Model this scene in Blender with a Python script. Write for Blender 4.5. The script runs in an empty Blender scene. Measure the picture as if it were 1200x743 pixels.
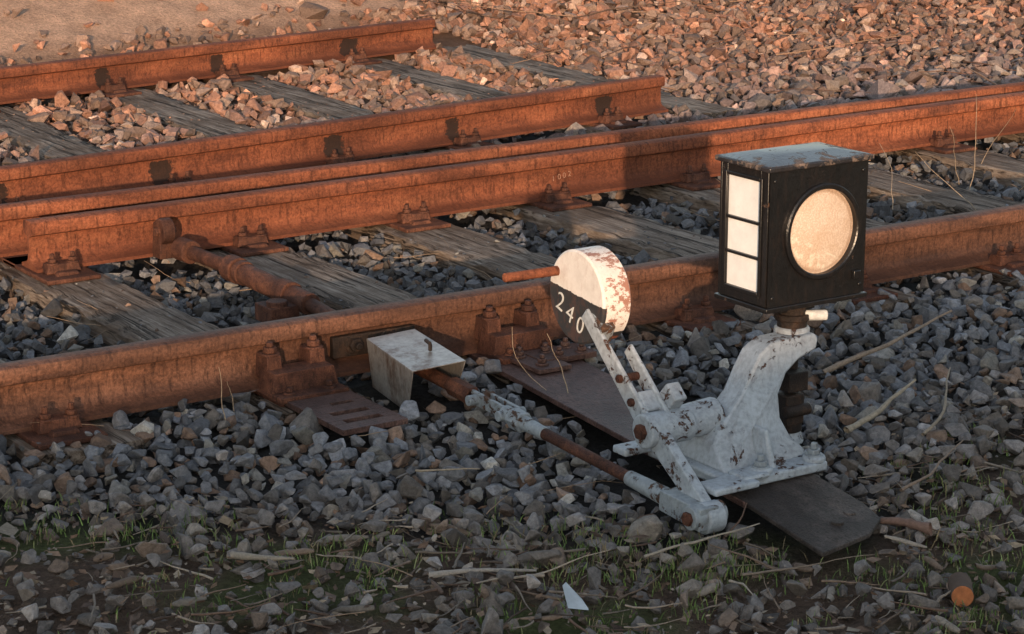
import bpy, bmesh, math, random
import numpy as np
from mathutils import Vector, Matrix
random.seed(7); rng=np.random.default_rng(7)
scn=bpy.context.scene
COL=scn.collection
# ------------------------------------------------------------------ camera
CAM=Vector((-3.2,-4.87,1.58)); PIT=math.radians(14.6); AZ=math.radians(56.7); FPX=2655.
cd=bpy.data.cameras.new("camera"); cam=bpy.data.objects.new("camera",cd); COL.objects.link(cam)
cam.location=CAM; cam.rotation_euler=(math.radians(90)-PIT,0,AZ-math.radians(90))
cd.sensor_width=36; cd.lens=FPX/1200*36; cd.clip_end=600; cd.clip_start=.05
scn.camera=cam
# ------------------------------------------------------------------ light
TR=Vector((.53,.848,0)).normalized(); ELEV=math.radians(9.0)
d=Vector((TR.x*math.cos(ELEV),TR.y*math.cos(ELEV),-math.sin(ELEV)))
sl=bpy.data.lights.new("sun","SUN"); sl.energy=5.; sl.angle=math.radians(.55); sl.color=(1,.67,.42)
so=bpy.data.objects.new("sun",sl); COL.objects.link(so); so.rotation_euler=d.to_track_quat('-Z','Y').to_euler(); so.location=(-6,-14,6)
w=bpy.data.worlds.new("World"); scn.world=w; w.use_nodes=True
nt=w.node_tree; nt.nodes.clear()
sk=nt.nodes.new("ShaderNodeTexSky"); sk.sky_type='NISHITA'; sk.sun_disc=False
sk.sun_elevation=ELEV; sk.sun_rotation=math.atan2(-TR.x,-TR.y)
bg=nt.nodes.new("ShaderNodeBackground"); bg.inputs[1].default_value=.29
hs=nt.nodes.new("ShaderNodeHueSaturation"); hs.inputs["Saturation"].default_value=.62
wo=nt.nodes.new("ShaderNodeOutputWorld"); nt.links.new(sk.outputs[0],hs.inputs["Color"]); nt.links.new(hs.outputs[0],bg.inputs[0]); nt.links.new(bg.outputs[0],wo.inputs[0])
scn.view_settings.view_transform='Standard'; scn.view_settings.look='None'; scn.view_settings.exposure=0
# ------------------------------------------------------------------ materials
class NB:
    def __init__(s,name):
        s.m=bpy.data.materials.new(name); s.m.use_nodes=True; s.t=s.m.node_tree; s.n=s.t.nodes
        s.b=s.n["Principled BSDF"]; s.tc=s.n.new("ShaderNodeTexCoord"); s.co=s.tc.outputs["Object"]
    def L(s,a,b): s.t.links.new(a,b)
    def map(s,scale=(1,1,1)):
        m=s.n.new("ShaderNodeMapping"); m.inputs["Scale"].default_value=scale; s.L(s.co,m.inputs[0]); return m.outputs[0]
    def noise(s,scale,detail=6,rough=.6,co=None,dist=0):
        n=s.n.new("ShaderNodeTexNoise"); n.inputs["Scale"].default_value=scale; n.inputs["Detail"].default_value=detail
        n.inputs["Roughness"].default_value=rough; n.inputs["Distortion"].default_value=dist
        s.L(co or s.co,n.inputs["Vector"]); return n.outputs["Fac"]
    def vor(s,scale,co=None,feat='F1'):
        n=s.n.new("ShaderNodeTexVoronoi"); n.feature=feat; n.inputs["Scale"].default_value=scale; s.L(co or s.co,n.inputs["Vector"]); return n.outputs["Distance"]
    def ramp(s,fac,stops,interp='LINEAR'):
        r=s.n.new("ShaderNodeValToRGB"); r.color_ramp.interpolation=interp
        e=r.color_ramp.elements
        while len(e)<len(stops): e.new(.5)
        for i,(p,c) in enumerate(stops):
            e[i].position=p; e[i].color=(c,c,c,1) if isinstance(c,(int,float)) else (*c,1)
        s.L(fac,r.inputs[0]); return r.outputs[0]
    def mix(s,f,a,b,mode='MIX'):
        m=s.n.new("ShaderNodeMix"); m.data_type='RGBA'; m.blend_type=mode
        for v,i in((f,0),(a,6),(b,7)):
            if isinstance(v,(int,float)): m.inputs[i].default_value=v if i==0 else (v,v,v,1)
            elif isinstance(v,tuple): m.inputs[i].default_value=(*v,1)
            else: s.L(v,m.inputs[i])
        return m.outputs[2]
    def math(s,op,a,b=0.,c=None):
        m=s.n.new("ShaderNodeMath"); m.operation=op
        for i,v in enumerate((a,b) if c is None else (a,b,c)):
            if isinstance(v,(int,float)): m.inputs[i].default_value=v
            else: s.L(v,m.inputs[i])
        return m.outputs[0]
    def attr(s,name):
        a=s.n.new("ShaderNodeAttribute"); a.attribute_name=name; return a
    def sep(s,v):
        x=s.n.new("ShaderNodeSeparateXYZ"); s.L(v,x.inputs[0]); return x.outputs
    def bump(s,h,dist=.002,st=1.):
        b=s.n.new("ShaderNodeBump"); b.inputs["Distance"].default_value=dist; b.inputs["Strength"].default_value=st
        s.L(h,b.inputs["Height"]); s.L(b.outputs[0],s.b.inputs["Normal"])
    def out(s,col,rough=.8,metal=0.,spec=None):
        for v,k in((col,"Base Color"),(rough,"Roughness"),(metal,"Metallic")):
            if isinstance(v,(int,float)): s.b.inputs[k].default_value=v
            elif isinstance(v,tuple): s.b.inputs[k].default_value=(*v,1)
            else: s.L(v,s.b.inputs[k])
        if spec is not None: s.b.inputs["Specular IOR Level"].default_value=spec
        return s.m
def rust(name,ca,cb,cc,scale=14,grime=False,rough=.75,stretch=(1,1,1),foot=0.):
    n=NB(name); co=n.map(stretch)
    a=n.noise(scale,6,.72,co); b=n.noise(scale*.22,3,.6,co,1.); f=n.noise(scale*13,3,.75)
    s_=n.noise(scale*5,4,.7,n.map((1.6,.6,.35)))
    c=n.ramp(a,[(.34,ca),(.5,cb),(.68,cc)])
    c=n.mix(n.ramp(b,[(.38,.8),(.62,0)]),c,tuple(x*.6 for x in ca))
    c=n.mix(n.ramp(s_,[(.50,0),(.68,.8)]),c,tuple(x*.42 for x in ca))
    c=n.mix(.7,c,n.ramp(f,[(.35,.3),(.65,1.1)]),'MULTIPLY')
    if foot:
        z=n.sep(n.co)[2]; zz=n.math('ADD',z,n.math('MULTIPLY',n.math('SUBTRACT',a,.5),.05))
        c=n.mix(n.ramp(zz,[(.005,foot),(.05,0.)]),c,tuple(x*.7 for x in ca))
    if grime:
        g=n.attr("grime").outputs["Fac"]
        g2=n.ramp(n.math('ADD',g,n.math('MULTIPLY',n.math('SUBTRACT',n.noise(45,4,.7),.5),1.6)),[(.42,0.),(.60,.92)])
        c=n.mix(g2,c,(.022,.015,.012))
    n.bump(n.math('ADD',n.math('MULTIPLY',a,1.),n.math('MULTIPLY',f,.8)),.004,.8)
    return n.out(c,n.ramp(a,[(.3,rough-.12),(.7,rough+.1)]),0.,.25)
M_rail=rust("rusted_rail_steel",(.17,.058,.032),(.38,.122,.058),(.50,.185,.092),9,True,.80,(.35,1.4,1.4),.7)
M_rail_n=rust("rusted_rail_steel_shaded",(.10,.050,.035),(.22,.100,.060),(.31,.150,.095),9,True,.64,(.35,1.4,1.4),.6)  # darker brown copy of the rail rust: near rail's shade put into the colour
M_iron=rust("rusted_cast_iron",(.08,.034,.024),(.17,.070,.043),(.26,.11,.065),22)
M_dark=rust("dark_rusted_iron",(.022,.017,.015),(.055,.036,.027),(.12,.065,.04),25,rough=.6)
M_plate=rust("weathered_steel_plate",(.10,.055,.045),(.175,.102,.085),(.24,.15,.125),12,rough=.5)
M_dirt=rust("dirty_steel_plate",(.055,.042,.036),(.115,.095,.085),(.19,.15,.13),16,rough=.7)
def painted(name,pc,thr=.6,sc=18,rough=.5,rc=(.14,.055,.03),soil=.5,pmax=.06):
    n=NB(name); a=n.noise(sc,7,.75,dist=.4); b=n.noise(sc*.35,3,.6)
    geo=n.n.new("ShaderNodeNewGeometry"); pt=n.ramp(geo.outputs["Pointiness"],[(.51,0),(.62,pmax)])
    p=n.mix(n.ramp(b,[(.3,0),(.7,.6)]),pc,tuple(x*.6 for x in pc))
    p=n.mix(n.ramp(n.noise(sc*2.2,5,.7,n.map((1,1,.3))),[(.50,0),(.78,soil)]),p,tuple(a_*.35+b_*.5 for a_,b_ in zip(pc,rc)))
    m=n.ramp(n.math('ADD',n.math('ADD',n.math('MULTIPLY',a,.75),n.math('MULTIPLY',b,.25)),pt),[(thr-.012,0),(thr+.012,1)])
    r=n.ramp(n.noise(sc*4,4,.6),[(.3,tuple(x*.35 for x in rc)),(.7,rc)])
    c=n.mix(m,p,r)
    c=n.mix(.5,c,n.ramp(n.noise(90,3,.6),[(.3,.45),(.6,1.)]),'MULTIPLY')
    n.bump(n.math('ADD',n.math('MULTIPLY',m,-1.),n.math('MULTIPLY',n.noise(sc*5,3,.6),.5)),.0015,.9)
    return n.out(c,n.mix(m,rough,.85))
M_paint=painted("chipped_grey_blue_paint",(.44,.49,.54),.612,26,rc=(.11,.05,.03),soil=.65,pmax=.07)
M_paint2=painted("worn_grey_blue_paint",(.32,.36,.39),.58,26,rc=(.12,.06,.035))
M_black=painted("chipped_black_enamel",(.012,.012,.013),.650,34,.30,(.20,.11,.07),.12,.05)
M_lid=painted("worn_black_lid",(.030,.029,.033),.60,22,.30,(.22,.16,.13),.3,.12)
def m_weight():
    n=NB("white_counterweight_paint"); x=n.sep(n.co)
    edge=n.math('ADD',x[2],n.math('MULTIPLY',x[1],-.10))
    nz=n.noise(38,7,.78,n.map((.4,1,.5))); edge=n.math('ADD',edge,n.math('MULTIPLY',n.math('SUBTRACT',n.noise(60),.5),.012))
    isdark=n.math('MULTIPLY',n.math('LESS_THAN',edge,.006),n.math('LESS_THAN',x[0],-.030))
    rim=n.math('LESS_THAN',edge,-.060)
    isdark=n.math('MAXIMUM',isdark,rim)
    base=n.mix(isdark,(.80,.75,.70),(.028,.030,.034))
    base=n.mix(n.ramp(n.noise(25,5,.7),[(.4,0),(.7,.3)]),base,n.mix(isdark,(.35,.27,.22),(.06,.05,.045)))
    m=n.ramp(nz,[(.525,0),(.555,1)]); rx=n.math('GREATER_THAN',x[0],-.033)
    m2=n.math('MULTIPLY',m,n.math('MULTIPLY_ADD',rx,.75,.12))
    c=n.mix(m2,base,(.30,.10,.05))
    n.bump(nz,.0015,.8); return n.out(c,.5)
M_weight=m_weight()
def m_simple(name,c,rough=.6,sc=30,var=.35,metal=0.):
    n=NB(name); a=n.noise(sc,6,.65)
    c=n.mix(n.ramp(a,[(.3,1.),(.7,0.)]),c,tuple(x*(1-var) for x in c)); n.bump(a,.001,.5); return n.out(c,rough,metal)
M_chalk=m_simple("white_marking_paint",(.75,.75,.72),.7,80,.4)
M_chalk2=m_simple("faded_chalk",(.50,.30,.22),.9,120,.6)
def m_lens():
    n=NB("round_lens_glass"); x=n.sep(n.co)
    v=n.vor(230); f=n.noise(11,5,.65); g=n.noise(55,5,.7)
    c=n.mix(n.ramp(f,[(.38,0),(.66,1)]),(.72,.60,.50),(.60,.45,.34))
    c=n.mix(n.ramp(v,[(.25,0.),(.6,.40)]),c,(.42,.29,.19))
    low=n.math('MULTIPLY',n.ramp(g,[(.50,0),(.58,1)]),n.math('LESS_THAN',n.math('ADD',x[2],n.math('MULTIPLY',x[0],.5)),-.040))
    c=n.mix(n.math('MULTIPLY',low,.6),c,(.80,.72,.60))
    r2=n.math('ADD',n.math('MULTIPLY',x[0],x[0]),n.math('MULTIPLY',x[2],x[2]))
    c=n.mix(n.ramp(n.math('MULTIPLY',r2,100.),[(.70,0),(.80,.5),(.93,.15)]),c,(.25,.15,.10))
    n.bump(v,.0015,.6); return n.out(c,.32)
M_lens=m_lens()
M_pane=m_simple("milk_glass_pane",(.93,.92,.90),.35,22,.18)
def m_box():
    n=NB("bare_sheet_steel"); a=n.noise(14,6,.75,n.map((1,1,.4))); b=n.noise(70,4,.7)
    c=n.ramp(a,[(.38,(.18,.12,.09)),(.49,(.36,.33,.30)),(.7,(.50,.48,.45))])
    c=n.mix(.5,c,n.ramp(b,[(.3,.35),(.6,1.)]),'MULTIPLY'); n.bump(b,.0008,.5); return n.out(c,.38,.5)
M_sheet=m_box()
def m_wood():
    n=NB("weathered_sleeper_wood"); oi=n.n.new("ShaderNodeObjectInfo")
    va=n.n.new("ShaderNodeVectorMath"); va.operation='ADD'; n.L(n.co,va.inputs[0])
    vs=n.n.new("ShaderNodeVectorMath"); vs.operation='SCALE'; vs.inputs[0].default_value=(9,5,3); n.L(oi.outputs["Random"],vs.inputs[3]); n.L(vs.outputs[0],va.inputs[1])
    mp=n.n.new("ShaderNodeMapping"); mp.inputs["Scale"].default_value=(1,.05,1); n.L(va.outputs[0],mp.inputs[0]); g=mp.outputs[0]
    a=n.noise(60,7,.8,g,.3); b=n.noise(26,5,.75,g,1.4); c0=n.noise(5,4,.6,va.outputs[0])
    c=n.ramp(a,[(.34,(.06,.043,.032)),(.5,(.22,.172,.135)),(.66,(.42,.36,.30))])
    cr=n.ramp(b,[(.40,0.),(.46,1.)]); c=n.mix(1.,c,n.ramp(b,[(.38,.06),(.46,1.)]),'MULTIPLY')
    c=n.mix(n.ramp(c0,[(.42,.0),(.65,.6)]),c,(.085,.055,.036))
    n.bump(n.math('ADD',n.math('MULTIPLY',cr,1.5),a),.008,1.); return n.out(c,.85,0.,.25)
M_wood=m_wood()
def m_stone():
    n=NB("crushed_basalt_ballast"); at=n.attr("scol").outputs["Color"]
    a=n.noise(75,4,.78)
    c=n.mix(.9,at,n.ramp(a,[(.3,.45),(.7,1.4)]),'MULTIPLY')
    n.bump(a,.005,.8); return n.out(c,.78,0.,.3)
M_stone=m_stone()
def m_ground():
    n=NB("soil_and_grit"); at=n.attr("scol").outputs["Color"]
    a=n.noise(8,6,.75); b=n.noise(70,4,.75)
    c=n.mix(.8,at,n.ramp(a,[(.3,.6),(.7,1.3)]),'MULTIPLY'); c=n.mix(.7,c,n.ramp(b,[(.3,.45),(.7,1.4)]),'MULTIPLY')
    n.bump(n.math('ADD',n.math('MULTIPLY',a,.8),b),.03,1.); return n.out(c,.95,0.,.1)
M_ground=m_ground()
def m_attr(name,rough=.8):
    n=NB(name); at=n.attr("scol").outputs["Color"]; a=n.noise(120,3,.7)
    c=n.mix(.7,at,n.ramp(a,[(.3,.5),(.7,1.2)]),'MULTIPLY'); n.bump(a,.002,.5); return n.out(c,rough)
M_twig=m_attr("dry_twig_bark"); M_grass=m_attr("grass_blade",.6); M_leaf=m_attr("shade_hedge_leaf",.7)
# ------------------------------------------------------------------ mesh helpers
def empty(name,loc):
    e=bpy.data.objects.new(name,None); e.location=loc; e.empty_display_size=.1; COL.objects.link(e); return e
class MB:
    def __init__(s): s.bm=bmesh.new()
    def _f(s,vs,m):
        f=s.bm.faces.new(vs); f.material_index=m; return f
    def box(s,c,size,m=0,R=None,taper=1.):
        hx,hy,hz=[q/2 for q in size]; c=Vector(c); v=[]
        for z in(-1,1):
            k=taper if z>0 else 1.
            for x,y in((-1,-1),(1,-1),(1,1),(-1,1)):
                p=Vector((x*hx*k,y*hy*k,z*hz)); p=R@p if R else p; v.append(s.bm.verts.new(c+p))
        for q in((3,2,1,0),(4,5,6,7),(0,1,5,4),(1,2,6,5),(2,3,7,6),(3,0,4,7)): s._f([v[i] for i in q],m)
    def cyl(s,p0,p1,r0,r1=None,seg=20,m=0,off=0.):
        r1=r0 if r1 is None else r1; p0=Vector(p0); p1=Vector(p1); q=(p1-p0).to_track_quat('Z','Y').to_matrix()
        a=[];b=[]
        for i in range(seg):
            t=2*math.pi*(i)/seg+off; u=q@Vector((math.cos(t),math.sin(t),0))
            a.append(s.bm.verts.new(p0+u*r0)); b.append(s.bm.verts.new(p1+u*r1))
        for i in range(seg):
            j=(i+1)%seg; s._f([a[i],a[j],b[j],b[i]],m)
        s._f(a[::-1],m); s._f(b,m)
    def bar(s,p0,p1,w0,w1,t,m=0,side=Vector((1,0,0))):
        p0=Vector(p0);p1=Vector(p1);dr=(p1-p0).normalized();n=dr.cross(side).normalized();v=[]
        for p,w_ in((p0,w0),(p1,w1)):
            for a,b in((-1,-1),(1,-1),(1,1),(-1,1)): v.append(s.bm.verts.new(p+n*a*w_/2+side*b*t/2))
        for q in((0,1,2,3),(7,6,5,4),(0,4,5,1),(1,5,6,2),(2,6,7,3),(3,7,4,0)): s._f([v[i] for i in q],m)
    def prism(s,pts0,pts1,m=0):
        a=[s.bm.verts.new(p) for p in pts0]; b=[s.bm.verts.new(p) for p in pts1]; n=len(a)
        for i in range(n): s._f([a[i],a[(i+1)%n],b[(i+1)%n],b[i]],m)
        s._f(a[::-1],m); s._f(b,m)
    def bolt(s,p,r=.016,h=.016,up=Vector((0,0,1)),m=0,stud=.014):
        p=Vector(p); a=random.random()
        s.cyl(p-up*.004,p+up*.003,r*1.35,seg=16,m=m)
        s.cyl(p+up*.003,p+up*h,r,seg=6,m=m,off=a); s.cyl(p+up*h,p+up*(h+stud),r*.55,r*.5,10,m)
    def tube(s,pts,r,seg=10,m=0):
        for i in range(len(pts)-1):
            s.cyl(pts[i],pts[i+1],r[i] if isinstance(r,list) else r,r[i+1] if isinstance(r,list) else r,seg,m)
    def done(s,name,mats,parent=None,bevel=.002,smooth=35,origin=None):
        bmesh.ops.recalc_face_normals(s.bm,faces=s.bm.faces[:])
        me=bpy.data.meshes.new(name); s.bm.to_mesh(me); s.bm.free()
        o=bpy.data.objects.new(name,me); COL.objects.link(o)
        for mm in mats: me.materials.append(mm)
        if parent: L=parent.location.copy()
        elif origin: L=Vector(origin)
        else:
            cs=[v.co for v in me.vertices]; L=Vector(((min(c.x for c in cs)+max(c.x for c in cs))/2,(min(c.y for c in cs)+max(c.y for c in cs))/2,min(c.z for c in cs)))
        me.transform(Matrix.Translation(-L))
        if parent: o.parent=parent
        else: o.location=L
        me.polygons.foreach_set("use_smooth",[True]*len(me.polygons)); me.set_sharp_from_angle(angle=math.radians(smooth))
        if bevel:
            b=o.modifiers.new("bevel",'BEVEL'); b.width=bevel; b.segments=2; b.limit_method='ANGLE'; b.angle_limit=math.radians(40)
        return o
def np_mesh(name,V,F,mat,cols=None,smooth=False):
    k=F.shape[1]; me=bpy.data.meshes.new(name)
    me.vertices.add(len(V)); me.vertices.foreach_set("co",V.astype(np.float32).ravel())
    me.loops.add(F.size); me.loops.foreach_set("vertex_index",F.astype(np.int32).ravel())
    me.polygons.add(len(F)); me.polygons.foreach_set("loop_start",(np.arange(len(F))*k).astype(np.int32))
    me.polygons.foreach_set("use_smooth",np.full(len(F),smooth))
    me.update(calc_edges=True)
    if cols is not None:
        at=me.attributes.new("scol",'FLOAT_COLOR','POINT'); c4=np.ones((len(V),4),np.float32); c4[:,:3]=cols; at.data.foreach_set("color",c4.ravel())
    me.materials.append(mat); o=bpy.data.objects.new(name,me); COL.objects.link(o); return o
# ------------------------------------------------------------------ layout functions
def nz(x,y,s,k=0):
    return (np.sin(x*s*1.3+y*s*.7+k)+np.sin(x*s*.6-y*s*1.7+k*2.1+1.3)+np.sin(x*s*2.3+y*s*2.9+k*.7)*.5+np.sin(-x*s*3.7+y*s*2.1+k*1.7)*.4)/2.9
def t2n(x): return 2.41+.145*x
def t2f(x): return 4.47+.182*x
def bladey(x): return 1.475+.028*(x+.75)
def stocky(x): return 1.735+.012*(x+.73)
SX=[-1.95,-1.32,-.70,-.06,.55,1.13,1.75,2.38,3.0,3.62,4.25,4.9,5.5]
T2X=[-.55,.12,.83,1.45,2.22,2.85]
def soil_edge(x): return np.interp(x,[-3,-1.6,-.9,-.45,-.1,.4,.9,2,4],[-.25,-.45,-.95,-1.36,-1.48,-1.24,-1.05,-1.0,-1.1])
def rightc(x,y): return (x+3.2)*.836-(y+4.87)*.549
def sandmask(x,y): return np.clip((y-t2f(x)-.40)*3,0,1)*np.clip((-.35-rightc(x,y)+.25*nz(x,y,3))*3,0,1)
def H(x,y):
    h=np.interp(y,[-3,-1.6,-.7,-.25,-.05,.05,.15,1.3,1.45,1.9,2.3,3.2,4.4,5.2,8,12,40],
                  [-.085,-.08,-.06,-.035,-.02,-.05,-.062,-.062,-.055,-.05,-.045,-.035,-.03,.0,.22,.5,.9])
    h=h+nz(x,y,5,2)*.010
    h=h+np.clip((y-3)/2,0,1)*nz(x,y,2.2,5)*.035*np.clip(rightc(x,y)+.3,0,1)
    h=h+np.clip(y-t2f(x)-.25,0,3)*.26*np.clip(-rightc(x,y)+.1,0,1)  # back-left rise, shaped so the sand catches the low sun
    return h
# ------------------------------------------------------------------ ground
def axis(lo,hi,st):
    a=np.arange(lo,hi+.001,st); return np.concatenate([-np.geomspace(-lo+.5,260,14)[::-1]*1.0,a,np.geomspace(hi+.5,260,14)])
ax=axis(-5,10,.05); ay=axis(-5,11,.05)
gx,gy=np.meshgrid(ax,ay,indexing='ij'); gh=H(gx,gy)-.012
gh=gh+.004*nz(gx,gy,30)+rng.normal(0,.003,gx.shape)
V=np.stack([gx,gy,gh],-1).reshape(-1,3); nx,ny=gx.shape
idx=np.arange(nx*ny).reshape(nx,ny); F=np.stack([idx[:-1,:-1],idx[1:,:-1],idx[1:,1:],idx[:-1,1:]],-1).reshape(-1,4)
sm=sandmask(V[:,0],V[:,1])[:,None]; so_=np.clip((soil_edge(V[:,0])-V[:,1])*5+.3+.4*nz(V[:,0],V[:,1],9),0,1)[:,None]
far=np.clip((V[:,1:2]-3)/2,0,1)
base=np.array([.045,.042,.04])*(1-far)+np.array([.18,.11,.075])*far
moss=np.clip(nz(V[:,0],V[:,1],6,3)*2.2+.1,0,1)[:,None]*.75
soilc=np.array([.15,.105,.078])*(1-moss)+np.array([.095,.125,.042])*moss
cols=base*(1-so_)+soilc*so_; cols=cols*(1-sm)+np.array([.66,.43,.31])*sm
np_mesh("ground",V,F,M_ground,cols,True)
# ------------------------------------------------------------------ ballast
def template(n,bev,seed):
    r=random.Random(seed); bm=bmesh.new()
    sx,sy,sz=1,r.uniform(.6,.95),r.uniform(.45,.8)
    for i in range(n):
        v=Vector((r.gauss(0,1),r.gauss(0,1),r.gauss(0,1))).normalized()
        m=max(abs(v.x),abs(v.y),abs(v.z)); v=v*(.55+.45/m)*r.uniform(.78,1.0)
        bm.verts.new((v.x*sx,v.y*sy,v.z*sz))
    bmesh.ops.convex_hull(bm,input=bm.verts[:])
    bmesh.ops.delete(bm,geom=[v for v in bm.verts if not v.link_faces],context='VERTS')
    bmesh.ops.dissolve_limit(bm,angle_limit=math.radians(14),verts=bm.verts[:],edges=bm.edges[:])
    if bev: bmesh.ops.bevel(bm,geom=bm.edges[:],offset=.05,segments=1,affect='EDGES',profile=.5)
    bmesh.ops.triangulate(bm,faces=bm.faces[:]); bm.verts.index_update()
    V=np.array([v.co[:] for v in bm.verts]); F=np.array([[v.index for v in f.verts] for f in bm.faces]); bm.free()
    return V,F
TN=[template(random.randint(10,15),True,i) for i in range(18)]
TF=[template(random.randint(9,13),False,100+i) for i in range(16)]
def project(x,y,z=0.):
    fw=(x+3.2)*.549+(y+4.87)*.8358; rt=(x+3.2)*.8358-(y+4.87)*.549
    zc=fw*.9677+(1.58-z)*.2521
    dn=(1.58-z)*.9677-fw*.2521
    return 600+rt/zc*FPX, 371.5+dn/zc*FPX, zc
def rotm(n):
    q=rng.normal(size=(n,4)); q/=np.linalg.norm(q,axis=1)[:,None]; w_,x,y,z=q.T
    return np.stack([1-2*(y*y+z*z),2*(x*y-z*w_),2*(x*z+y*w_),2*(x*y+z*w_),1-2*(x*x+z*z),2*(y*z-x*w_),2*(x*z-y*w_),2*(y*z+x*w_),1-2*(x*x+y*y)],-1).reshape(n,3,3)
def onsleeper(x,y):
    b=np.zeros(x.shape,bool)
    for s in SX: b|=(np.abs(x-s)<.135)&(y>-.15)&(y<2.2)
    for s in T2X: b|=(np.abs(x-s-(y-3.3)*.06)<.125)&(y>t2n(x)-.1)&(y<t2f(x)+.3)
    return b
def blocked(x,y,layer):
    b=np.abs(y)<.085
    b|=(np.abs(y-bladey(x))<.085)&(x>-.8); b|=np.abs(y-stocky(x))<.085
    b|=(np.abs(y-t2n(x))<.08)&(x<2.6); b|=(np.abs(y-t2f(x))<.08)&(x<2.76)
    if layer<2: b|=onsleeper(x,y)
    b|=(np.abs(x+.05+.1*(-y))<.125)&(y<.1)&(y>-1.64)
    b|=(x>-.80)&(x<-.58)&(y<0)&(y>-.48)
    b|=(x>-.38)&(x<-.05)&(y<-.93)&(y>-1.36)
    if layer!=0: b|=(np.abs(x+.42)<.045)&(y<0)&(y>-1.38)
    b|=(x>-.54)&(x<-.35)&(y<0)&(y>-.38)
    return b
def scatter(y0,y1,x0,x1,sp,layer,rmean,keep=1.,soilkeep=.22):
    xs=np.arange(x0,x1,sp); ys=np.arange(y0,y1,sp); X,Y=np.meshgrid(xs,ys); X=X.ravel()+rng.uniform(-.5,.5,X.size)*sp; Y=Y.ravel()+rng.uniform(-.5,.5,X.size)*sp
    px,py,zc=project(X,Y); k=(px>-220)&(px<1420)&(py>-90)&(py<830)&(zc>1)&(rng.random(X.size)<keep)
    X,Y=X[k],Y[k]; k=~blocked(X,Y,layer); X,Y=X[k],Y[k]
    sd=Y<soil_edge(X)+.16*nz(X,Y,7)+rng.normal(0,.09,X.size); k=~sd|(rng.random(X.size)<soilkeep)
    sn=rng.random(X.size)<sandmask(X,Y)*.965; k&=~sn
    if layer==2: k&=(onsleeper(X,Y)|sd)&(rng.random(X.size)<.5+.5*nz(X,Y,6,8))
    X,Y=X[k],Y[k]
    R=rmean*np.exp(rng.normal(0,.30,X.size)); return X,Y,R
parts=[]
parts.append((0,*scatter(-3.2,.1,-3,3.5,.034,0,.0225,1.,.3)))
parts.append((1,*scatter(-3.2,.1,-3,3.5,.046,1,.0250,.85,.25)))
parts.append((0,*scatter(.1,2.5,-2,7,.038,0,.022)))
parts.append((1,*scatter(.1,2.5,-2,7,.05,1,.024,.6)))
parts.append((0,*scatter(2.5,9.5,-2,10,.052,0,.031)))
parts.append((1,*scatter(2.5,9.5,-2,10,.075,1,.036,.75)))
parts.append((2,*scatter(-3.2,4.8,-2,6,.04,2,.0065,.55,1.)))
VV=[];FF=[];CC=[];off=0
for lay,X,Y,R in parts:
    n=len(X); near=Y.mean()<.1 and lay<2; T=TN if near else TF
    Z0=H(X,Y)
    if lay==2: Z0=np.where(onsleeper(X,Y)&(Y>-.15),-.020,Z0)
    tid=rng.integers(0,len(T),n); Z=Z0+(0. if lay==0 else (.016 if lay==1 else .004))+rng.normal(0,.005 if lay<2 else .001,n)+(.006 if lay==1 else -.004 if lay==0 else 0)
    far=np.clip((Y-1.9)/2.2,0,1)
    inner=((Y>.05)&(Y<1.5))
    g=np.exp(rng.normal(-.02,.30,n)).clip(.45,2.2)
    colr=np.array([.155,.160,.174])[None]*g[:,None]
    warm=rng.random(n)
    colr=np.where((warm<.12)[:,None],np.array([.20,.135,.10])*g[:,None],colr)
    colr=np.where((warm>.92)[:,None],np.array([.25,.24,.22])*g[:,None],colr)
    colr=np.where((warm>.16)[:,None]&(warm<.32)[:,None],np.array([.135,.122,.112])*g[:,None],colr)
    brn=np.clip((soil_edge(X)+.35-Y)*1.5,0,.6)[:,None]; colr=colr*(1-brn)+colr.mean(1,keepdims=True)*np.array([1.12,.93,.78])*brn
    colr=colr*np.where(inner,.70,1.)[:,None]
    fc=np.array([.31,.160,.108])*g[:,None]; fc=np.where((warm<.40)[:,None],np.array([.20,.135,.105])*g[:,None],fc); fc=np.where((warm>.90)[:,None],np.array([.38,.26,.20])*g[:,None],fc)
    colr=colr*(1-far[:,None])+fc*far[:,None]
    for ti,(tv,tf) in enumerate(T):
        s=tid==ti; m=s.sum()
        if not m: continue
        RM=rotm(m); P=np.einsum('mij,vj->mvi',RM,tv); P[:,:,2]*=.85; P=P*R[s][:,None,None]+np.stack([X[s],Y[s],Z[s]],-1)[:,None,:]
        VV.append(P.reshape(-1,3)); nv=len(tv)
        FF.append((tf[None]+(np.arange(m)*nv)[:,None,None]+off).reshape(-1,3)); off+=m*nv
        CC.append(np.repeat(colr[s],nv,0))
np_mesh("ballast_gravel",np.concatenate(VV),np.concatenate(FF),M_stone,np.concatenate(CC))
print("stones",sum(len(p[1]) for p in parts),"tris",sum(len(f) for f in FF))
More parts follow.
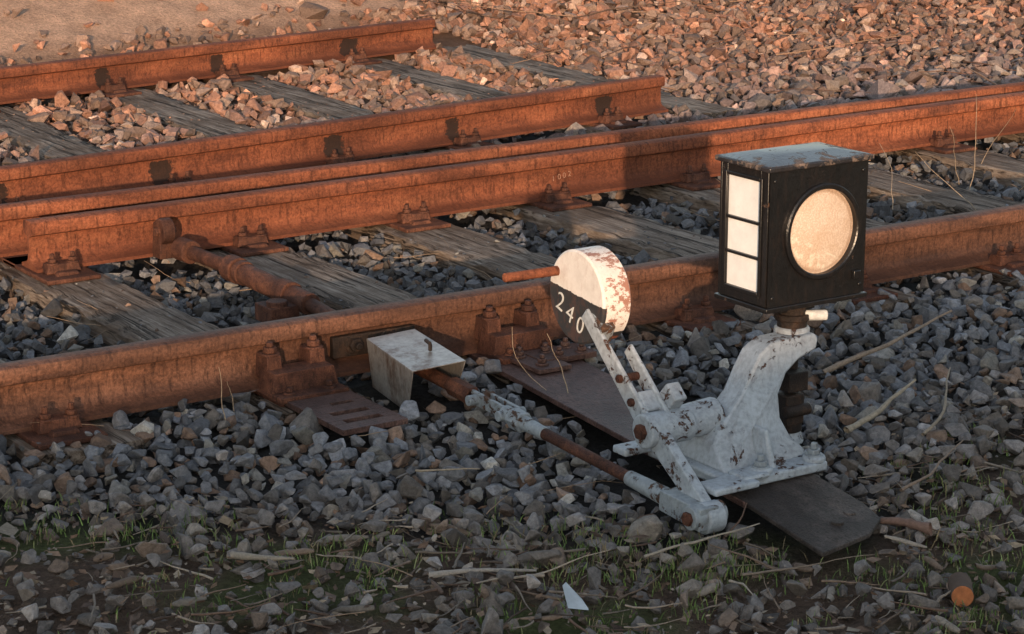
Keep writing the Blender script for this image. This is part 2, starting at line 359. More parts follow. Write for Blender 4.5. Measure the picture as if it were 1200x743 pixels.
# ------------------------------------------------------------------ rails
PROF=[(-.0625,0),(-.0625,.010),(-.048,.014),(-.020,.022),(-.010,.032),(-.007,.045),(-.007,.088),(-.011,.100),(-.033,.108),(-.0345,.112),(-.0345,.138),(-.031,.145),(-.020,.149),(0,.150)]
PROF=PROF+[(-a,b) for a,b in PROF[::-1][1:]]
def rail(parent,name,xa,xb,yf,mat,fast,z0=0.):
    n=int((xb-xa)/.02)+1; xs=np.linspace(xa,xb,n); k=len(PROF); V=[]
    P=np.array(PROF)
    for i,x in enumerate(xs):
        y=float(yf(x)); wob=.0006*math.sin(x*9)
        V.append(np.stack([np.full(k,x),P[:,0]+y+wob,P[:,1]+z0],-1))
    V=np.concatenate(V); bm=bmesh.new(); vs=[bm.verts.new(v) for v in V]
    for i in range(n-1):
        for j in range(k):
            j2=(j+1)%k; bm.faces.new([vs[i*k+j],vs[i*k+j2],vs[(i+1)*k+j2],vs[(i+1)*k+j]])
    bm.faces.new(vs[:k]); bm.faces.new(vs[-k:][::-1])
    mb=MB(); mb.bm.free(); mb.bm=bm; o=mb.done(name,[mat],parent,0,40)
    at=o.data.attributes.new("grime",'FLOAT','POINT'); xx=V[:,0]; zz=V[:,2]-z0
    g=np.zeros(len(V))
    for f in fast:
        wd=random.uniform(.035,.06); c=f+random.uniform(-.03,.03)
        g=np.maximum(g,np.exp(-((xx-c)/wd)**4)*np.clip((.108-zz)/.02,0,1)*random.uniform(.8,1.))
    at.data.foreach_set("value",g.astype(np.float32)); return o
def chair(mb,x,y,rot=0.,big=False,near=True,farside=True,plate=True,z=0.):
    R=Matrix.Rotation(rot,3,'Z')
    def T(a,b,c): return Vector((x,y,z))+R@Vector((a,b,c))
    if plate: mb.box(T(0,0,-.007),(.17,.36,.013),0,R)
    for sd,use in((-1,near),(1,farside)):
        if not use: continue
        if big and sd==-1:
            mb.box(T(0,sd*.105,.030),(.19,.085,.060),0,R,.86)
            mb.box(T(-.06,sd*.068,.062),(.045,.07,.062),0,R,.85); mb.box(T(.06,sd*.068,.062),(.045,.07,.062),0,R,.85)
            for a in(-.06,.06): mb.bolt(T(a,sd*.075,.094),.018,.018,stud=.012)
            for a in(-.055,.055): mb.bolt(T(a,sd*.165,.0),.017,.018,stud=.012)
            mb.box(T(0,sd*.165,.006),(.19,.06,.014),0,R)
        else:
            mb.box(T(0,sd*.078,.014),(.11,.055,.028),0,R,.85)
            for a in(-.03,.035): mb.bolt(T(a,sd*.085,.028),.0145,.015,stud=.016)
            mb.box(T(0,sd*.125,.004),(.075,.03,.012),0,R,.8)
def track(name,part,xa,xb,yf,mat,xs,rot=0.,bigs=(),near=True,farside=True,grime=True):
    xm=max(xa,0.)
    e=empty(name,(xm,float(yf(xm)),0)); rail(e,part,xa,xb,yf,mat,xs if grime else [])
    mb=MB()
    for x in xs: chair(mb,x,float(yf(x)),rot,any(abs(x-b)<.1 for b in bigs),near,farside)
    mb.done("fastenings",[M_iron],e,.0025)
    return e
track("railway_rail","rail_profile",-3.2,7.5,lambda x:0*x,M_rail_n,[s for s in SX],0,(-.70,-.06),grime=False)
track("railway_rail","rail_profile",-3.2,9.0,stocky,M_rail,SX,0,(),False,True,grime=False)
eb=empty("switch_blade_rail",(0,1.5,0)); rail(eb,"rail_profile",-.77,9.0,bladey,M_rail,[])
mb=MB()
for s in SX[2:]: chair(mb,s,float(bladey(s)),0,False,True,False,True)
mb.box((-.365,1.40,.055),(.05,.06,.11),0,None,.8); mb.cyl((-.385,1.385,.085),(-.345,1.385,.085),.040,seg=24)
mb.cyl((-.40,1.385,.085),(-.33,1.385,.085),.014,seg=6)
mb.done("fastenings",[M_iron],eb,.003)
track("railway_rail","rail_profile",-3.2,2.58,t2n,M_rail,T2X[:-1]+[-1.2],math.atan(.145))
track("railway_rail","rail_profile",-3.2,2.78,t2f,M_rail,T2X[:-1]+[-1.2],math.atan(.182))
# ------------------------------------------------------------------ sleepers
def sleeper(xc,y0,y1,wd,sk=0.,zt=-.014):
    bm=bmesh.new(); n=int((y1-y0)/.04); r=random.Random(int(xc*100)+5); rows=[]
    for i in range(n+1):
        y=y0+(y1-y0)*i/n; x=xc+sk*(y-(y0+y1)/2); row=[]
        for a,b in((-.5,-.15),(-.5,-.008),(-.485,0),(-.25,.001),(0,-.001),(.25,.001),(.485,0),(.5,-.008),(.5,-.15)):
            e_=.006 if abs(a)>.45 else 0
            row.append(bm.verts.new((x+a*wd+r.uniform(-e_,e_),y+(r.uniform(-.01,.01) if i in(0,n) else 0),zt+b+r.uniform(-.0022,.0012)-(r.random()<.15)*e_*1.8)))
        rows.append(row)
    for i in range(n):
        for j in range(8): bm.faces.new([rows[i][j],rows[i][j+1],rows[i+1][j+1],rows[i+1][j]])
    bm.faces.new(rows[0]); bm.faces.new(rows[-1][::-1])
    m=MB(); m.bm.free(); m.bm=bm; return m.done("wooden_sleeper",[M_wood],None,0,50)
for s in SX: sleeper(s,-.22,2.15+random.uniform(-.05,.1),.25+random.uniform(-.01,.015),-.02)
for s in T2X: sleeper(s+.03,2.5+.145*s-.25,4.47+.182*s+.35,.235,.06,-.013)
# ------------------------------------------------------------------ slotted plate by near rail
mb=MB()
def ringplate(mb,cx,cy,w_,l_,zt,th,slots):
    x0,x1=cx-w_/2,cx+w_/2; ys=cy-l_/2; ye=cy+l_/2
    y=ys
    for (sy,sl_,sx,sw) in sorted(slots):
        mb.box((cx,(y+sy-sl_/2)/2,zt-th/2),(w_,sy-sl_/2-y,th))
        mb.box(((x0+sx-sw/2)/2,sy,zt-th/2),(sx-sw/2-x0,sl_,th)); mb.box(((x1+sx+sw/2)/2,sy,zt-th/2),(x1-sx-sw/2,sl_,th))
        y=sy+sl_/2
    mb.box((cx,(y+ye)/2,zt-th/2),(w_,ye-y,th))
ringplate(mb,-.69,-.24,.175,.46,.004,.014,[(-.41,.026,-.69,.10),(-.345,.026,-.69,.10),(-.27,.020,-.67,.06)])
mb.done("slotted_steel_plate",[M_plate],None,.0012)
# ------------------------------------------------------------------ sheet steel rod cover + web bolts
e=empty("rod_cover_box",(-.46,-.24,.0)); mb=MB()
bl,br,fl_,fr_=-.505,-.365,-.538,-.388; yb,yf_=-.105,-.385
mb.prism([(fl_,yf_,.086),(fr_,yf_,.090),(br,yb,.104),(bl,yb,.099)],[(fl_,yf_,.0885),(fr_,yf_,.0925),(br,yb,.1065),(bl,yb,.1015)])
mb.prism([(fl_,yf_,.0865),(fl_+.012,yf_+.045,-.03),(bl+.004,yb-.02,-.02),(bl,yb,.0985)],[(fl_+.0025,yf_,.0865),(fl_+.0145,yf_+.045,-.03),(bl+.0065,yb-.02,-.02),(bl+.0025,yb,.0985)])
mb.prism([(fr_-.0025,yf_,.0895),(fr_-.0025,yf_+.045,.0),(br-.0025,yb,.01),(br-.0025,yb,.1035)],[(fr_,yf_,.0895),(fr_,yf_+.045,.0),(br,yb,.01),(br,yb,.1035)])
mb.done("folded_sheet",[M_sheet],e,.0008)
mb=MB(); mb.box((-.44,-.022,.066),(.24,.018,.055))
for a in(-.50,-.40): mb.bolt((a,-.032,.070),.019,.018,Vector((0,-1,0)))
mb.tube([(-.425,-.28,.098),(-.425,-.28,.116),(-.42,-.25,.118)],.005)
mb.done("web_bolts",[M_dark],e,.002)
# ------------------------------------------------------------------ long base plate
mb=MB()
def lb(y,s,z): return Vector((-.05+.1*y+s*.115,y,z))
mb.prism([lb(.10,-1,-.012),lb(.10,1,-.012),lb(-1.35,1,-.02),lb(-1.35,-1,-.02)],[lb(.10,-1,.002),lb(.10,1,.002),lb(-1.35,1,-.006),lb(-1.35,-1,-.006)])
mb.prism([lb(-1.27,-1.0,-.008),lb(-1.27,1.0,-.008),lb(-1.46,1.15,-.030),lb(-1.54,1.02,-.036),lb(-1.59,.4,-.040),lb(-1.62,-.9,-.042)],[lb(-1.27,-1.0,.002),lb(-1.27,1.0,.002),lb(-1.46,1.15,-.020),lb(-1.54,1.02,-.026),lb(-1.59,.4,-.030),lb(-1.62,-.9,-.032)],1)
mb.box((.0,-.22,.010),(.17,.10,.016)); mb.box((-.085,-.25,.009),(.10,.16,.012))
for a,b in((-.11,-.20),(-.10,-.29),(-.03,-.20),(.04,-.19),(-.02,-.25),(.05,-.25)): mb.bolt((a,b,.018),.013,.014,stud=.010)
for a,b in((-.19,-1.52),(-.13,-1.49)): mb.cyl((a,b,-.034),(a,b,-.018),.014,seg=16,m=1)
mb.done("switch_base_plate",[M_plate,M_dirt],None,.002)
# ------------------------------------------------------------------ tie rod between rails
mb=MB()
mb.cyl((-.335,1.36,.035),(-.31,1.02,.03),.022,m=0); mb.cyl((-.31,1.02,.03),(-.31,.55,.022),.032,m=0); mb.cyl((-.31,1.05,.03),(-.31,.99,.03),.040,m=0)
mb.cyl((-.31,.98,.03),(-.31,.95,.03),.036,m=0)
mb.cyl((-.31,.72,.026),(-.31,.66,.026),.038); mb.cyl((-.31,.55,.022),(-.37,-.1,.02),.020)
mb.cyl((-.335,1.34,.035),(-.33,1.27,.035),.036,seg=20); mb.box((-.38,.62,-.005),(.09,.10,.05)); mb.cyl((-.39,.60,-.01),(-.39,.60,.035),.03)
mb.done("switch_tie_rod",[M_iron],None,.003)
# ------------------------------------------------------------------ throw rod
mb=MB(); A=Vector((-.43,-.20,.045)); B=Vector((-.405,-1.34,-.018))
def on(t): return A.lerp(B,t)
mb.cyl(on(-.2),on(.24),.017,m=1); mb.cyl(on(.16),on(.24),.024,seg=6,m=1)
mb.bar(on(.22),on(.40),.035,.03,.010,0,Vector((1,0,0))); mb.bar(on(.24)+Vector((.028,0,0)),on(.38)+Vector((.028,0,0)),.03,.03,.010,0)
for t in(.26,.37): mb.cyl(on(t)+Vector((-.03,0,0)),on(t)+Vector((.045,0,0)),.013,seg=12,m=0)
mb.cyl(on(.36),on(.50),.020,.015,m=0); mb.cyl(on(.50),on(.80),.0135,m=1); mb.cyl(on(.39),on(.43),.026,seg=6,m=0)
mb.cyl(on(.78),on(.93),.017,.022,m=0); mb.bar(on(.90),on(1.02),.045,.05,.05,0)
mb.cyl(on(1.0)+Vector((-.035,0,0)),on(1.0)+Vector((.05,0,0)),.026,seg=20,m=0); mb.cyl(on(1.0)+Vector((-.045,0,0)),on(1.0)+Vector((-.035,0,0)),.016,seg=6,m=1)
mb.done("switch_throw_rod",[M_paint2,M_iron],None,.002)
# ------------------------------------------------------------------ switch stand
e=empty("switch_stand",(-.15,-1.15,0))
mb=MB()
mb.box((-.165,-1.155,.014),(.27,.30,.022)); mb.box((-.315,-1.0,.026),(.12,.05,.018)); mb.box((-.305,-1.30,.020),(.12,.07,.016))
mb.box((-.235,-1.285,.027),(.07,.06,.012))
for a,b in((-.05,-1.28),(-.05,-1.03),(-.20,-1.28)): mb.cyl((a,b,.02),(a,b,.036),.026)
mb.done("base",[M_paint],e,.005)
mb=MB()
for a,b in((-.05,-1.28),(-.05,-1.03),(-.20,-1.28)): mb.bolt((a,b,.036),.015,.014)
mb.done("base_bolts",[M_paint2],e,.0015)
poly=[(-.275,.024),(-.262,.070),(-.235,.105),(-.200,.130),(-.168,.165),(-.142,.215),(-.120,.250),(-.085,.272),(.035,.275),(.045,.262),(.040,.238),(-.01,.222),(-.045,.195),(-.065,.15),(-.068,.10),(-.055,.06),(-.03,.024)]
def th(z): return np.interp(z,[.02,.07,.14,.28],[.115,.055,.034,.034])
mb=MB(); mb.prism([(x,-1.14-th(z),z) for x,z in poly],[(x,-1.14+th(z),z) for x,z in poly])
mb.cyl((-.31,-1.13,.115),(-.21,-1.13,.115),.036,.042); mb.cyl((.012,-1.12,.225),(.012,-1.12,.285),.043,.040,seg=24); mb.cyl((.0,-1.12,.015),(.0,-1.12,.05),.045,.035,seg=24)
mb.box((-.16,-1.22,.06),(.022,.12,.09),0,None,.5); mb.box((-.16,-1.05,.06),(.022,.12,.09),0,None,.5)
mb.done("pedestal_casting",[M_paint],e,.009,50)
mb=MB()
mb.cyl((.012,-1.12,.02),(.012,-1.12,.350),.017); mb.cyl((.012,-1.12,.282),(.012,-1.12,.340),.034,.030,seg=20); mb.cyl((.012,-1.12,.30),(.012,-1.12,.315),.040,seg=20)
mb.box((.0,-1.14,.165),(.055,.05,.045)); mb.box((-.005,-1.14,.10),(.05,.045,.07)); mb.cyl((0,-1.13,.045),(0,-1.13,.075),.032,seg=20); mb.cyl((-.04,-1.165,.10),(.03,-1.165,.10),.014,seg=12)
mb.done("lantern_shaft",[M_dark],e,.003)
mb=MB(); mb.cyl((.03,-1.14,.310),(.075,-1.165,.310),.012,seg=16); mb.done("shaft_pin",[M_chalk],e,.002)
mb=MB(); X=-.385
P0=Vector((X,-1.340,-.025)); P1=Vector((X,-1.140,.115)); P2=Vector((X,-.965,.285)); P3=Vector((X,-.90,.325))
mb.bar(P0,P1,.042,.058,.026); mb.cyl(P0+Vector((-.022,0,0)),P0+Vector((.022,0,0)),.034,seg=24)
mb.cyl(P1+Vector((-.030,0,0)),P1+Vector((.09,0,0)),.038,seg=28)
mb.bar(P1+Vector((-.013,0,0)),P3+Vector((-.013,0,0)),.050,.034,.011); mb.bar(P1+Vector((.032,-.01,.005)),P1.lerp(P2,.80)+Vector((.032,0,.01)),.05,.030,.011)
mb.box(P1+Vector((.055,.01,.06)),(.035,.045,.055),0,Matrix.Rotation(math.radians(42),3,'X'))
mb.bar(P1.lerp(P2,.15)+Vector((.01,0,0)),P1.lerp(P2,.35)+Vector((.01,0,0)),.045,.045,.04)
mb.done("lever_arm",[M_paint],e,.0035)
mb=MB()
mb.cyl(P1+Vector((-.042,0,0)),P1+Vector((-.028,0,0)),.018,seg=6)
for t in(.30,.55): q=P1.lerp(P2,t); mb.cyl(q+Vector((-.028,0,0)),q+Vector((.05,0,0)),.010,seg=6)
mb.done("lever_pins",[M_iron],e,.002)
WC=Vector((-.358,-.862,.352))
bm=bmesh.new()
def revolve_x(bm,prof,c,seg=56):
    rings=[]
    for xx,r in prof: rings.append([bm.verts.new((c.x+xx,c.y+r*math.cos(2*math.pi*i/seg),c.z+r*math.sin(2*math.pi*i/seg))) for i in range(seg)])
    for a,b in zip(rings[:-1],rings[1:]):
        for i in range(seg): bm.faces.new([a[i],a[(i+1)%seg],b[(i+1)%seg],b[i]])
    bm.faces.new(rings[0][::-1]); bm.faces.new(rings[-1])
revolve_x(bm,[(-.039,.102),(-.035,.107),(.033,.107),(.038,.102)],WC)
m=MB(); m.bm.free(); m.bm=bm; ow=m.done("counterweight",[M_weight],None,0,30,origin=WC); ow.parent=e; ow.location=WC-e.location
mb=MB(); mb.bar(P2,WC+Vector((-.02,-.04,-.035)),.045,.05,.035); mb.done("weight_socket",[M_paint2],e,.003)
mb=MB(); mb.cyl((-.35,-.790,.398),(-.535,-.780,.398),.0115,.0105,seg=16); mb.done("handle",[M_rail],e,.003)
def text(body,size,M,parent,mat,name,ext=.0006):
    c=bpy.data.curves.new(name,'FONT'); c.body=body; c.size=size; c.extrude=ext; c.offset=-.0006; c.align_x='CENTER'; c.align_y='CENTER'
    c.materials.append(mat); o=bpy.data.objects.new(name,c); COL.objects.link(o); o.parent=parent; o.matrix_world=Matrix.Translation(-parent.location)@M; return o
def fr(loc,xa,ya):
    xa=Vector(xa).normalized(); ya=Vector(ya).normalized(); za=xa.cross(ya); return Matrix.Translation(loc)@Matrix((xa,ya,za)).transposed().to_4x4()
for ch,dy,dz,sz in(("2",.060,-.024,.062),("4",.022,-.044,.062),("0",-.018,-.062,.058)):
    text(ch,sz,fr(WC+Vector((-.0402,dy,dz)),(0,-1,-.35),(0,-.35,1)),e,M_chalk,"digit_"+ch)
for ch,dx in(("1",0),("0",.025),("0",.046),("2",.068)):
    text(ch,.028,fr(Vector((1.17+dx,bladey(1.2)-.0085,.060+dx*.15)),(1,.03,.15),(0.0,0,1)),eb,M_chalk2,"chalk_"+ch)
# ------------------------------------------------------------------ lantern
LC=Vector((.035,-1.085,.351)); e=empty("signal_lantern",LC)
LW,LD,LH=.280,.172,.302
def R3(mb,c,s,m=0): mb.box(LC+Vector(c),s,m)
t=.006; mb=MB()
R3(mb,(0,LD/2-t/2,LH/2),(LW,t,LH)); R3(mb,(LW/2-t/2,0,LH/2),(t,LD-2*t-.002,LH)); R3(mb,(0,0,t/2),(LW-2*t-.002,LD-2*t-.002,t))
oy0,oy1,oz0,oz1=-.055,.060,.028,.276
xl=-LW/2+t/2
R3(mb,(xl,(oy0-LD/2+t)/2,LH/2),(t,oy0+LD/2-t,LH)); R3(mb,(xl,(oy1+LD/2-t)/2,LH/2),(t,LD/2-t-oy1,LH))
R3(mb,(xl,(oy0+oy1)/2,oz0/2),(t,oy1-oy0,oz0)); R3(mb,(xl,(oy0+oy1)/2,(oz1+LH)/2),(t,oy1-oy0,LH-oz1))
for z_ in(.104,.182): R3(mb,(xl-.001,(oy0+oy1)/2,z_),(t+.002,oy1-oy0-.001,.007))
for yy in(oy0-.004,oy1+.004): R3(mb,(-LW/2-.002,yy,(oz0+oz1)/2),(.004,.008,oz1-oz0+.016))
for zz in(oz0-.004,oz1+.004): R3(mb,(-LW/2-.002,(oy0+oy1)/2,zz),(.004,oy1-oy0-.002,.008))
def annulus_wall(mb,cx,cz,r,yo,yi,seg=64):
    bm=mb.bm; hw=LW/2; O=[]
    for k in range(seg):
        a=2*math.pi*(k+.5)/seg; c,s=math.cos(a),math.sin(a)
        sx=(hw-cx*(1 if c>0 else -1))/abs(c); sz=(LH-cz if s>0 else cz)/abs(s)
        q=min(sx,sz); O.append((cx+c*q,cz+s*q,cx+c*r,cz+s*r))
    for cxx,czz in((-hw,0),(hw,0),(hw,LH),(-hw,LH)):
        j=min(range(seg),key=lambda i:(O[i][0]-cxx)**2+(O[i][1]-czz)**2); O[j]=(cxx,czz,O[j][2],O[j][3])
    rows=[[bm.verts.new(LC+Vector((o[i],y,o[i+1]))) for o in O] for (i,y) in((0,yo),(2,yo),(2,yi))]
    for a,b in zip(rows[:-1],rows[1:]):
        for k in range(seg): bm.faces.new([a[k],a[(k+1)%seg],b[(k+1)%seg],b[k]])
lx,lz,lr=.010,.155,.096
annulus_wall(mb,lx,lz,lr,-LD/2,-LD/2+.016)
mb.done("housing",[M_black],e,.0012,30)
bm=bmesh.new(); seg=64
def ring_y(bm,prof,c):
    rings=[[bm.verts.new((c.x+r*math.cos(2*math.pi*i/seg),c.y+yy,c.z+r*math.sin(2*math.pi*i/seg))) for i in range(seg)] for yy,r in prof]
    for a,b in zip(rings,rings[1:]+rings[:1]):
        for i in range(seg): bm.faces.new([a[i],a[(i+1)%seg],b[(i+1)%seg],b[i]])
ring_y(bm,[(0,.0955),(-.008,.0955),(-.010,.098),(-.010,.105),(-.007,.108),(0,.108)],LC+Vector((lx,-LD/2-.0005,lz)))
m=MB(); m.bm.free(); m.bm=bm; m.done("lens_ring",[M_black],e,0,30)
bm=bmesh.new(); cc=LC+Vector((lx,-LD/2+.006,lz)); rows=[]
for i in range(1,11):
    r=.0965*i/10; rows.append([bm.verts.new((cc.x+r*math.cos(2*math.pi*k/seg),cc.y-.010*(1-(i/10)**2),cc.z+r*math.sin(2*math.pi*k/seg))) for k in range(seg)])
cv=bm.verts.new(cc+Vector((0,-.010,0)))
for k in range(seg): bm.faces.new([cv,rows[0][k],rows[0][(k+1)%seg]])
for a,b in zip(rows[:-1],rows[1:]):
    for k in range(seg): bm.faces.new([a[k],a[(k+1)%seg],b[(k+1)%seg],b[k]])
m=MB(); m.bm.free(); m.bm=bm; ol=m.done("round_lens",[M_lens],None,0,60,origin=cc); ol.parent=e; ol.location=cc-LC
mb=MB(); R3(mb,(-LW/2+.006,(oy0+oy1)/2,(oz0+oz1)/2),(.003,oy1-oy0+.01,oz1-oz0+.01)); mb.done("panes",[M_pane],e,0)
mb=MB(); R3(mb,(0,0,LH+.006),(LW+.020,LD+.020,.012))
hz=LH+.012
a=[LC+Vector((sx*(LW/2+.008),sy*(LD/2+.008),hz)) for sx,sy in((-1,-1),(1,-1),(1,1),(-1,1))]; b=[LC+Vector((sx*(LW/2-.06),sy*(LD/2-.05),hz+.012)) for sx,sy in((-1,-1),(1,-1),(1,1),(-1,1))]
mb.prism(a,b); mb.done("lid",[M_lid],e,.003)
mb=MB(); R3(mb,(0,0,-.006),(LW+.012,LD+.012,.011)); R3(mb,(-.02,-.0,-.02),(.10,.10,.02))
R3(mb,(LW/2+.004,-.02,.24),(.008,.04,.03)); R3(mb,(LW/2-.03,-LD/2-.006,.045),(.02,.012,.02))
for sx in(-1,1):
    for zz in(.02,.28): mb.cyl(LC+Vector((sx*.126,-LD/2-.003,zz)),LC+Vector((sx*.126,-LD/2+.001,zz)),.005,seg=8)
mb.done("base_frame",[M_black],e,.002)
# ------------------------------------------------------------------ small debris
def twig(V,F,C,p,dirv,L,r,col,seg=5,n=6,bend=.15,tap=.65):
    dirv=Vector(dirv).normalized(); pts=[Vector(p)]; dd=dirv.copy()
    for i in range(n):
        dd=(dd+Vector((random.gauss(0,bend),random.gauss(0,bend),random.gauss(0,bend*.4)))).normalized(); pts.append(pts[-1]+dd*L/n)
    b0=len(V)
    for i,q in enumerate(pts):
        rr=r*(1-tap*i/n)*random.uniform(.85,1.1); u=dd.orthogonal().normalized(); v=dd.cross(u)
        if tap<.5 and i in(0,n): rr*=.5
        for k in range(seg):
            a=2*math.pi*k/seg; V.append(q+u*rr*math.cos(a)+v*rr*math.sin(a)*(.6 if tap<.5 else 1)); C.append(col)
    for i in range(n):
        for k in range(seg):
            F.append((b0+i*seg+k,b0+i*seg+(k+1)%seg,b0+(i+1)*seg+(k+1)%seg,b0+(i+1)*seg+k))
    return pts
def rp():
    while True:
        x=random.uniform(-2.2,1.6); y=random.uniform(-2.6,-.2)
        s=float(soil_edge(x))+.1
        if (y<s) and not bool(blocked(np.array([x]),np.array([y]),0)[0]): return x,y
V=[];F=[];C=[]
for i in range(900):
    x,y=rp(); a=random.uniform(0,6.28); z=float(H(x,y))+random.uniform(.006,.026); L=random.choice([.03,.05,.08,.12,.16]); k=random.uniform(.4,1.2)
    col=random.choice([(.20,.14,.10),(.28,.22,.17),(.13,.08,.055),(.34,.28,.22)]); col=tuple(c*k for c in col)
    twig(V,F,C,(x,y,z),(math.cos(a),math.sin(a),random.uniform(-.1,.15)),L,random.uniform(.0012,.0042),col)
for i in range(150):   # chunky bark and wood pieces
    x,y=rp(); a=random.uniform(0,6.28); k=random.uniform(.6,1.2); col=random.choice([(.20,.14,.10),(.27,.23,.19),(.12,.08,.06)]); col=tuple(c*k for c in col)
    twig(V,F,C,(x,y,float(H(x,y))+.012),(math.cos(a),math.sin(a),random.uniform(-.1,.2)),random.uniform(.04,.10),random.uniform(.005,.011),col,7,4,.15,.2)
for i in range(110):
    x=random.uniform(-1.8,4.5); y=random.choice([random.uniform(-1.4,-.1),random.uniform(.2,1.4),random.uniform(1.9,2.3)]); a=random.uniform(0,6.28)
    twig(V,F,C,(x,y,float(H(x,y))+.025),(math.cos(a),math.sin(a),random.uniform(0,.35)),random.uniform(.08,.22),random.uniform(.0009,.002),(.30,.21,.14),4)
for i in range(150):
    x=random.uniform(2.6,8); y=random.uniform(2.2,7.5); a=random.uniform(0,6.28)
    twig(V,F,C,(x,y,float(H(x,y))+.04),(math.cos(a),math.sin(a),random.uniform(0,.2)),random.uniform(.2,.7),random.uniform(.002,.006),random.choice([(.16,.08,.05),(.28,.17,.11),(.10,.06,.04)]),4)
big=[((-1.02,-1.25,-.05),(.9,-.5,.1),.22,.007,(.34,.30,.26)),((-1.30,-.93,-.05),(.7,-.8,.15),.17,.009,(.28,.24,.19)),((.55,-.62,-.03),(.9,-.2,.2),.45,.008,(.26,.20,.15)),
     ((.25,-1.05,-.02),(.8,.1,.12),.28,.009,(.33,.28,.21)),((.40,-1.15,-.03),(.9,.35,.1),.35,.005,(.28,.23,.17)),((-.02,-1.62,-.04),(-.3,.9,.1),.14,.014,(.20,.12,.09)),
     ((-.60,-1.40,-.05),(.9,-.2,.1),.25,.004,(.30,.26,.21)),((-.75,-.75,-.02),(.3,-.8,.15),.16,.003,(.35,.28,.2)),((.1,-1.4,-.04),(.8,.1,.1),.35,.004,(.24,.17,.12))]
for p,dv,L,r,c in big: twig(V,F,C,p,dv,L,r,c,8,9,.12)
for p,dv,L in(((-.95,-.22,-.03),(-.15,.3,1),.16),((-.90,-.16,-.03),(-.3,.1,.9),.13),((2.55,.9,-.03),(.3,.3,.9),.35),((2.7,.8,-.03),(.5,-.2,.8),.4),((2.9,1.2,-.03),(.2,-.3,.9),.35),((2.6,1.0,-.03),(-.3,-.4,.7),.3),((-.2,-.55,.02),(-.2,.45,.8),.16),((-.23,-.5,.02),(-.6,.2,.6),.2),((1.9,-.3,0),(.4,.2,.9),.2),((2.1,-.35,0),(-.5,.2,.6),.25),((2.2,.5,0),(-.2,.5,.6),.3),((2.0,.7,0),(.5,.5,.6),.3)):
    twig(V,F,C,p,dv,L,.0017,(.42,.32,.22),4,8,.16)
np_mesh("twigs",np.array([v[:] for v in V]),np.array(F),M_twig,np.array(C),True)
n=17000; X=rng.uniform(-2.4,1.8,n); Y=rng.uniform(-3,-.2,n); k=(Y<soil_edge(X)+.15+.15*nz(X,Y,6)+rng.normal(0,.08,n))&~blocked(X,Y,0); X,Y=X[k],Y[k]; n=len(X)
q=np.array([[-1,-.5,0],[.2,-.6,.12],[1,.1,0],[-.1,.6,-.1]]); RM=rotm(n); RM[:,2,:]*=.45; S=np.exp(rng.normal(math.log(.0085),.45,n))
P=np.einsum('mij,vj->mvi',RM,q)*S[:,None,None]+np.stack([X,Y,H(X,Y)+rng.uniform(-.004,.020,n)],-1)[:,None]
pal=np.array([[.18,.11,.072],[.11,.072,.052],[.22,.15,.105],[.30,.24,.175],[.08,.055,.044]]); c=pal[rng.integers(0,5,n)]*rng.uniform(.6,1.2,(n,1))
np_mesh("leaf_litter",P.reshape(-1,3),np.arange(n*4).reshape(n,4),M_twig,np.repeat(c,4,0))
bx=[]
for i in range(900):
    x,y=rp()
    if nz(np.array([x]),np.array([y]),6,3)[0]<.0 and random.random()<.85: continue
    for j in range(random.randint(6,26)): bx.append((x+random.gauss(0,.020),y+random.gauss(0,.020),random.uniform(.008,.026)))
for cx,cy in((-.62,-1.22),(-.55,-1.35),(-.80,-1.05),(-.45,-1.5),(-.25,-1.72),(.05,-1.62),(-1.3,-.75),(-.5,-1.45),(-.7,-1.3),(.15,-1.5),(-.75,-1.35),(-.6,-1.5),(-1.1,-1.0),(.3,-1.35)):
    for j in range(110): bx.append((cx+random.gauss(0,.07),cy+random.gauss(0,.07),random.uniform(.012,.034)))
V=[];F=[];C=[]
for x,y,h in bx:
    z=float(H(x,y))+.003; a=random.uniform(0,6.28); l=random.uniform(.1,.8)*h; ux,uy=math.cos(a)*.0014,math.sin(a)*.0014; b=random.uniform(0,6.28); lx_,ly_=math.cos(b)*l,math.sin(b)*l
    i0=len(V); V+= [(x-ux,y-uy,z),(x+ux,y+uy,z),(x+ux*.8+lx_*.4,y+uy*.8+ly_*.4,z+h*.6),(x-ux*.8+lx_*.4,y-uy*.8+ly_*.4,z+h*.6),(x+lx_,y+ly_,z+h),(x+lx_+.0003,y+ly_,z+h)]
    F+=[(i0,i0+1,i0+2,i0+3),(i0+3,i0+2,i0+5,i0+4)]; k=random.uniform(.6,1.4); cg=random.choice([(.14,.22,.05),(.11,.18,.045),(.20,.23,.09),(.24,.19,.11)]); C+=[tuple(q*k for q in cg)]*6
np_mesh("grass_tufts",np.array(V),np.array(F),M_grass,np.array(C))
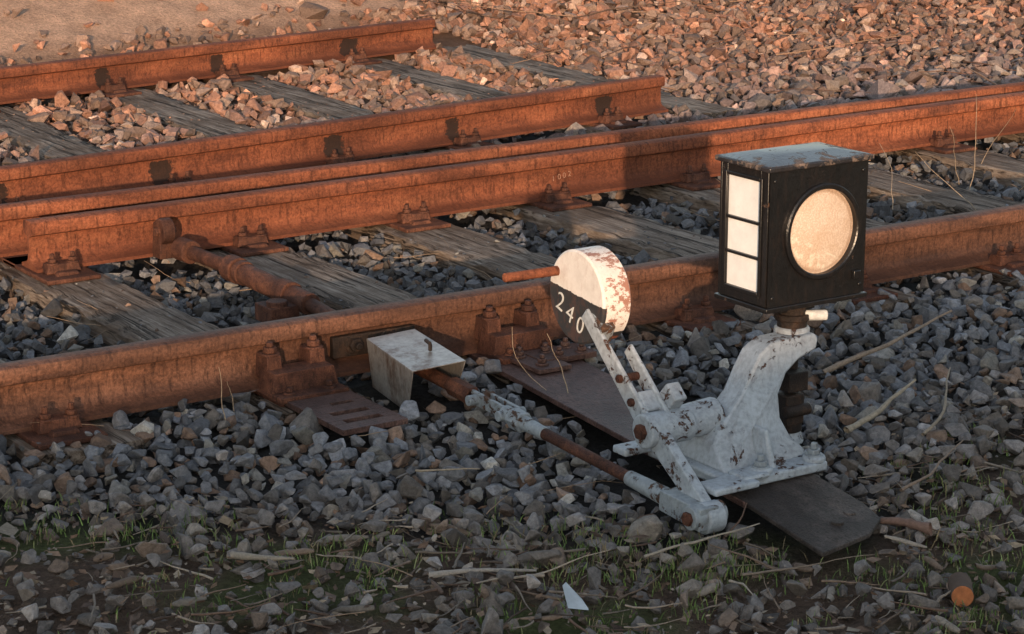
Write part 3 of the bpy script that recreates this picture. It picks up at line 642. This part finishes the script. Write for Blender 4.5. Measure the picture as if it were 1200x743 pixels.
mb=MB(); mb.prism([(-.895,-1.555,-.045),(-.86,-1.575,-.05),(-.850,-1.54,-.045),(-.862,-1.50,-.020),(-.880,-1.515,-.018)],[(-.893,-1.551,-.043),(-.858,-1.571,-.048),(-.848,-1.536,-.043),(-.860,-1.497,-.017),(-.878,-1.511,-.016)])
mb.done("white_shard",[m_simple("chalky_white",(.52,.58,.62),.6,20,.4)],None,.001)
mb=MB(); mb.cyl((-.215,-1.915,-.050),(-.16,-1.85,-.055),.022,.024,seg=18)
for f in mb.bm.faces:
    if len(f.verts)==18 and f.calc_center_median().x<-.2: f.material_index=1
mb.done("sawn_branch",[m_simple("branch_bark",(.10,.06,.04),.9),m_simple("cut_wood",(.50,.17,.06),.8,60,.5)],None,.002)
# ------------------------------------------------------------------ unseen leafy occluder, added behind the photographer to cast the evening shade
UP=.66
n=44000; hx=rng.uniform(-24,8,n); top=2.30+UP+.12*nz(hx,hx*0,.9,1)+.07*nz(hx,hx*0,3.1,4)
hy=-15+rng.normal(0,.42,n); hz_=rng.random(n)**.7*top-.1
hz_=hz_-np.abs(hy+15)*.25
q=np.array([[-1,0,0],[0,-.5,.1],[1,0,0],[0,.5,.1]]); RM=rotm(n); P=np.einsum('mij,vj->mvi',RM,q)*(.085*np.exp(rng.normal(0,.25,n)))[:,None,None]+np.stack([hx,hy,hz_],-1)[:,None]
c=np.array([.05,.085,.03])*rng.uniform(.5,1.4,(n,1))
xs=np.arange(-24,8.01,.4); tp=2.17+UP+.12*nz(xs,xs*0,.9,1)+.07*nz(xs,xs*0,3.1,4); V=P.reshape(-1,3); F=np.arange(n*4).reshape(n,4); o0=len(V)
sec=[(-.35,-.1),(-.42,1.2),(-.15,None),(.15,None),(.42,1.2),(.35,-.1)]; cv=[]
for x,t_ in zip(xs,tp):
    for dy,zz in sec: cv.append((x,-15+dy+random.uniform(-.05,.05),t_ if zz is None else zz))
k=6; cf=[(o0+i*k+j,o0+i*k+j+1,o0+(i+1)*k+j+1,o0+(i+1)*k+j) for i in range(len(xs)-1) for j in range(5)]
V=np.concatenate([V,np.array(cv)]); F=np.concatenate([F,np.array(cf)]); c=np.concatenate([np.repeat(c,4,0),np.tile([.02,.03,.012],(len(cv),1))])
np_mesh("unseen_shade_hedge",V,F,M_leaf,c)
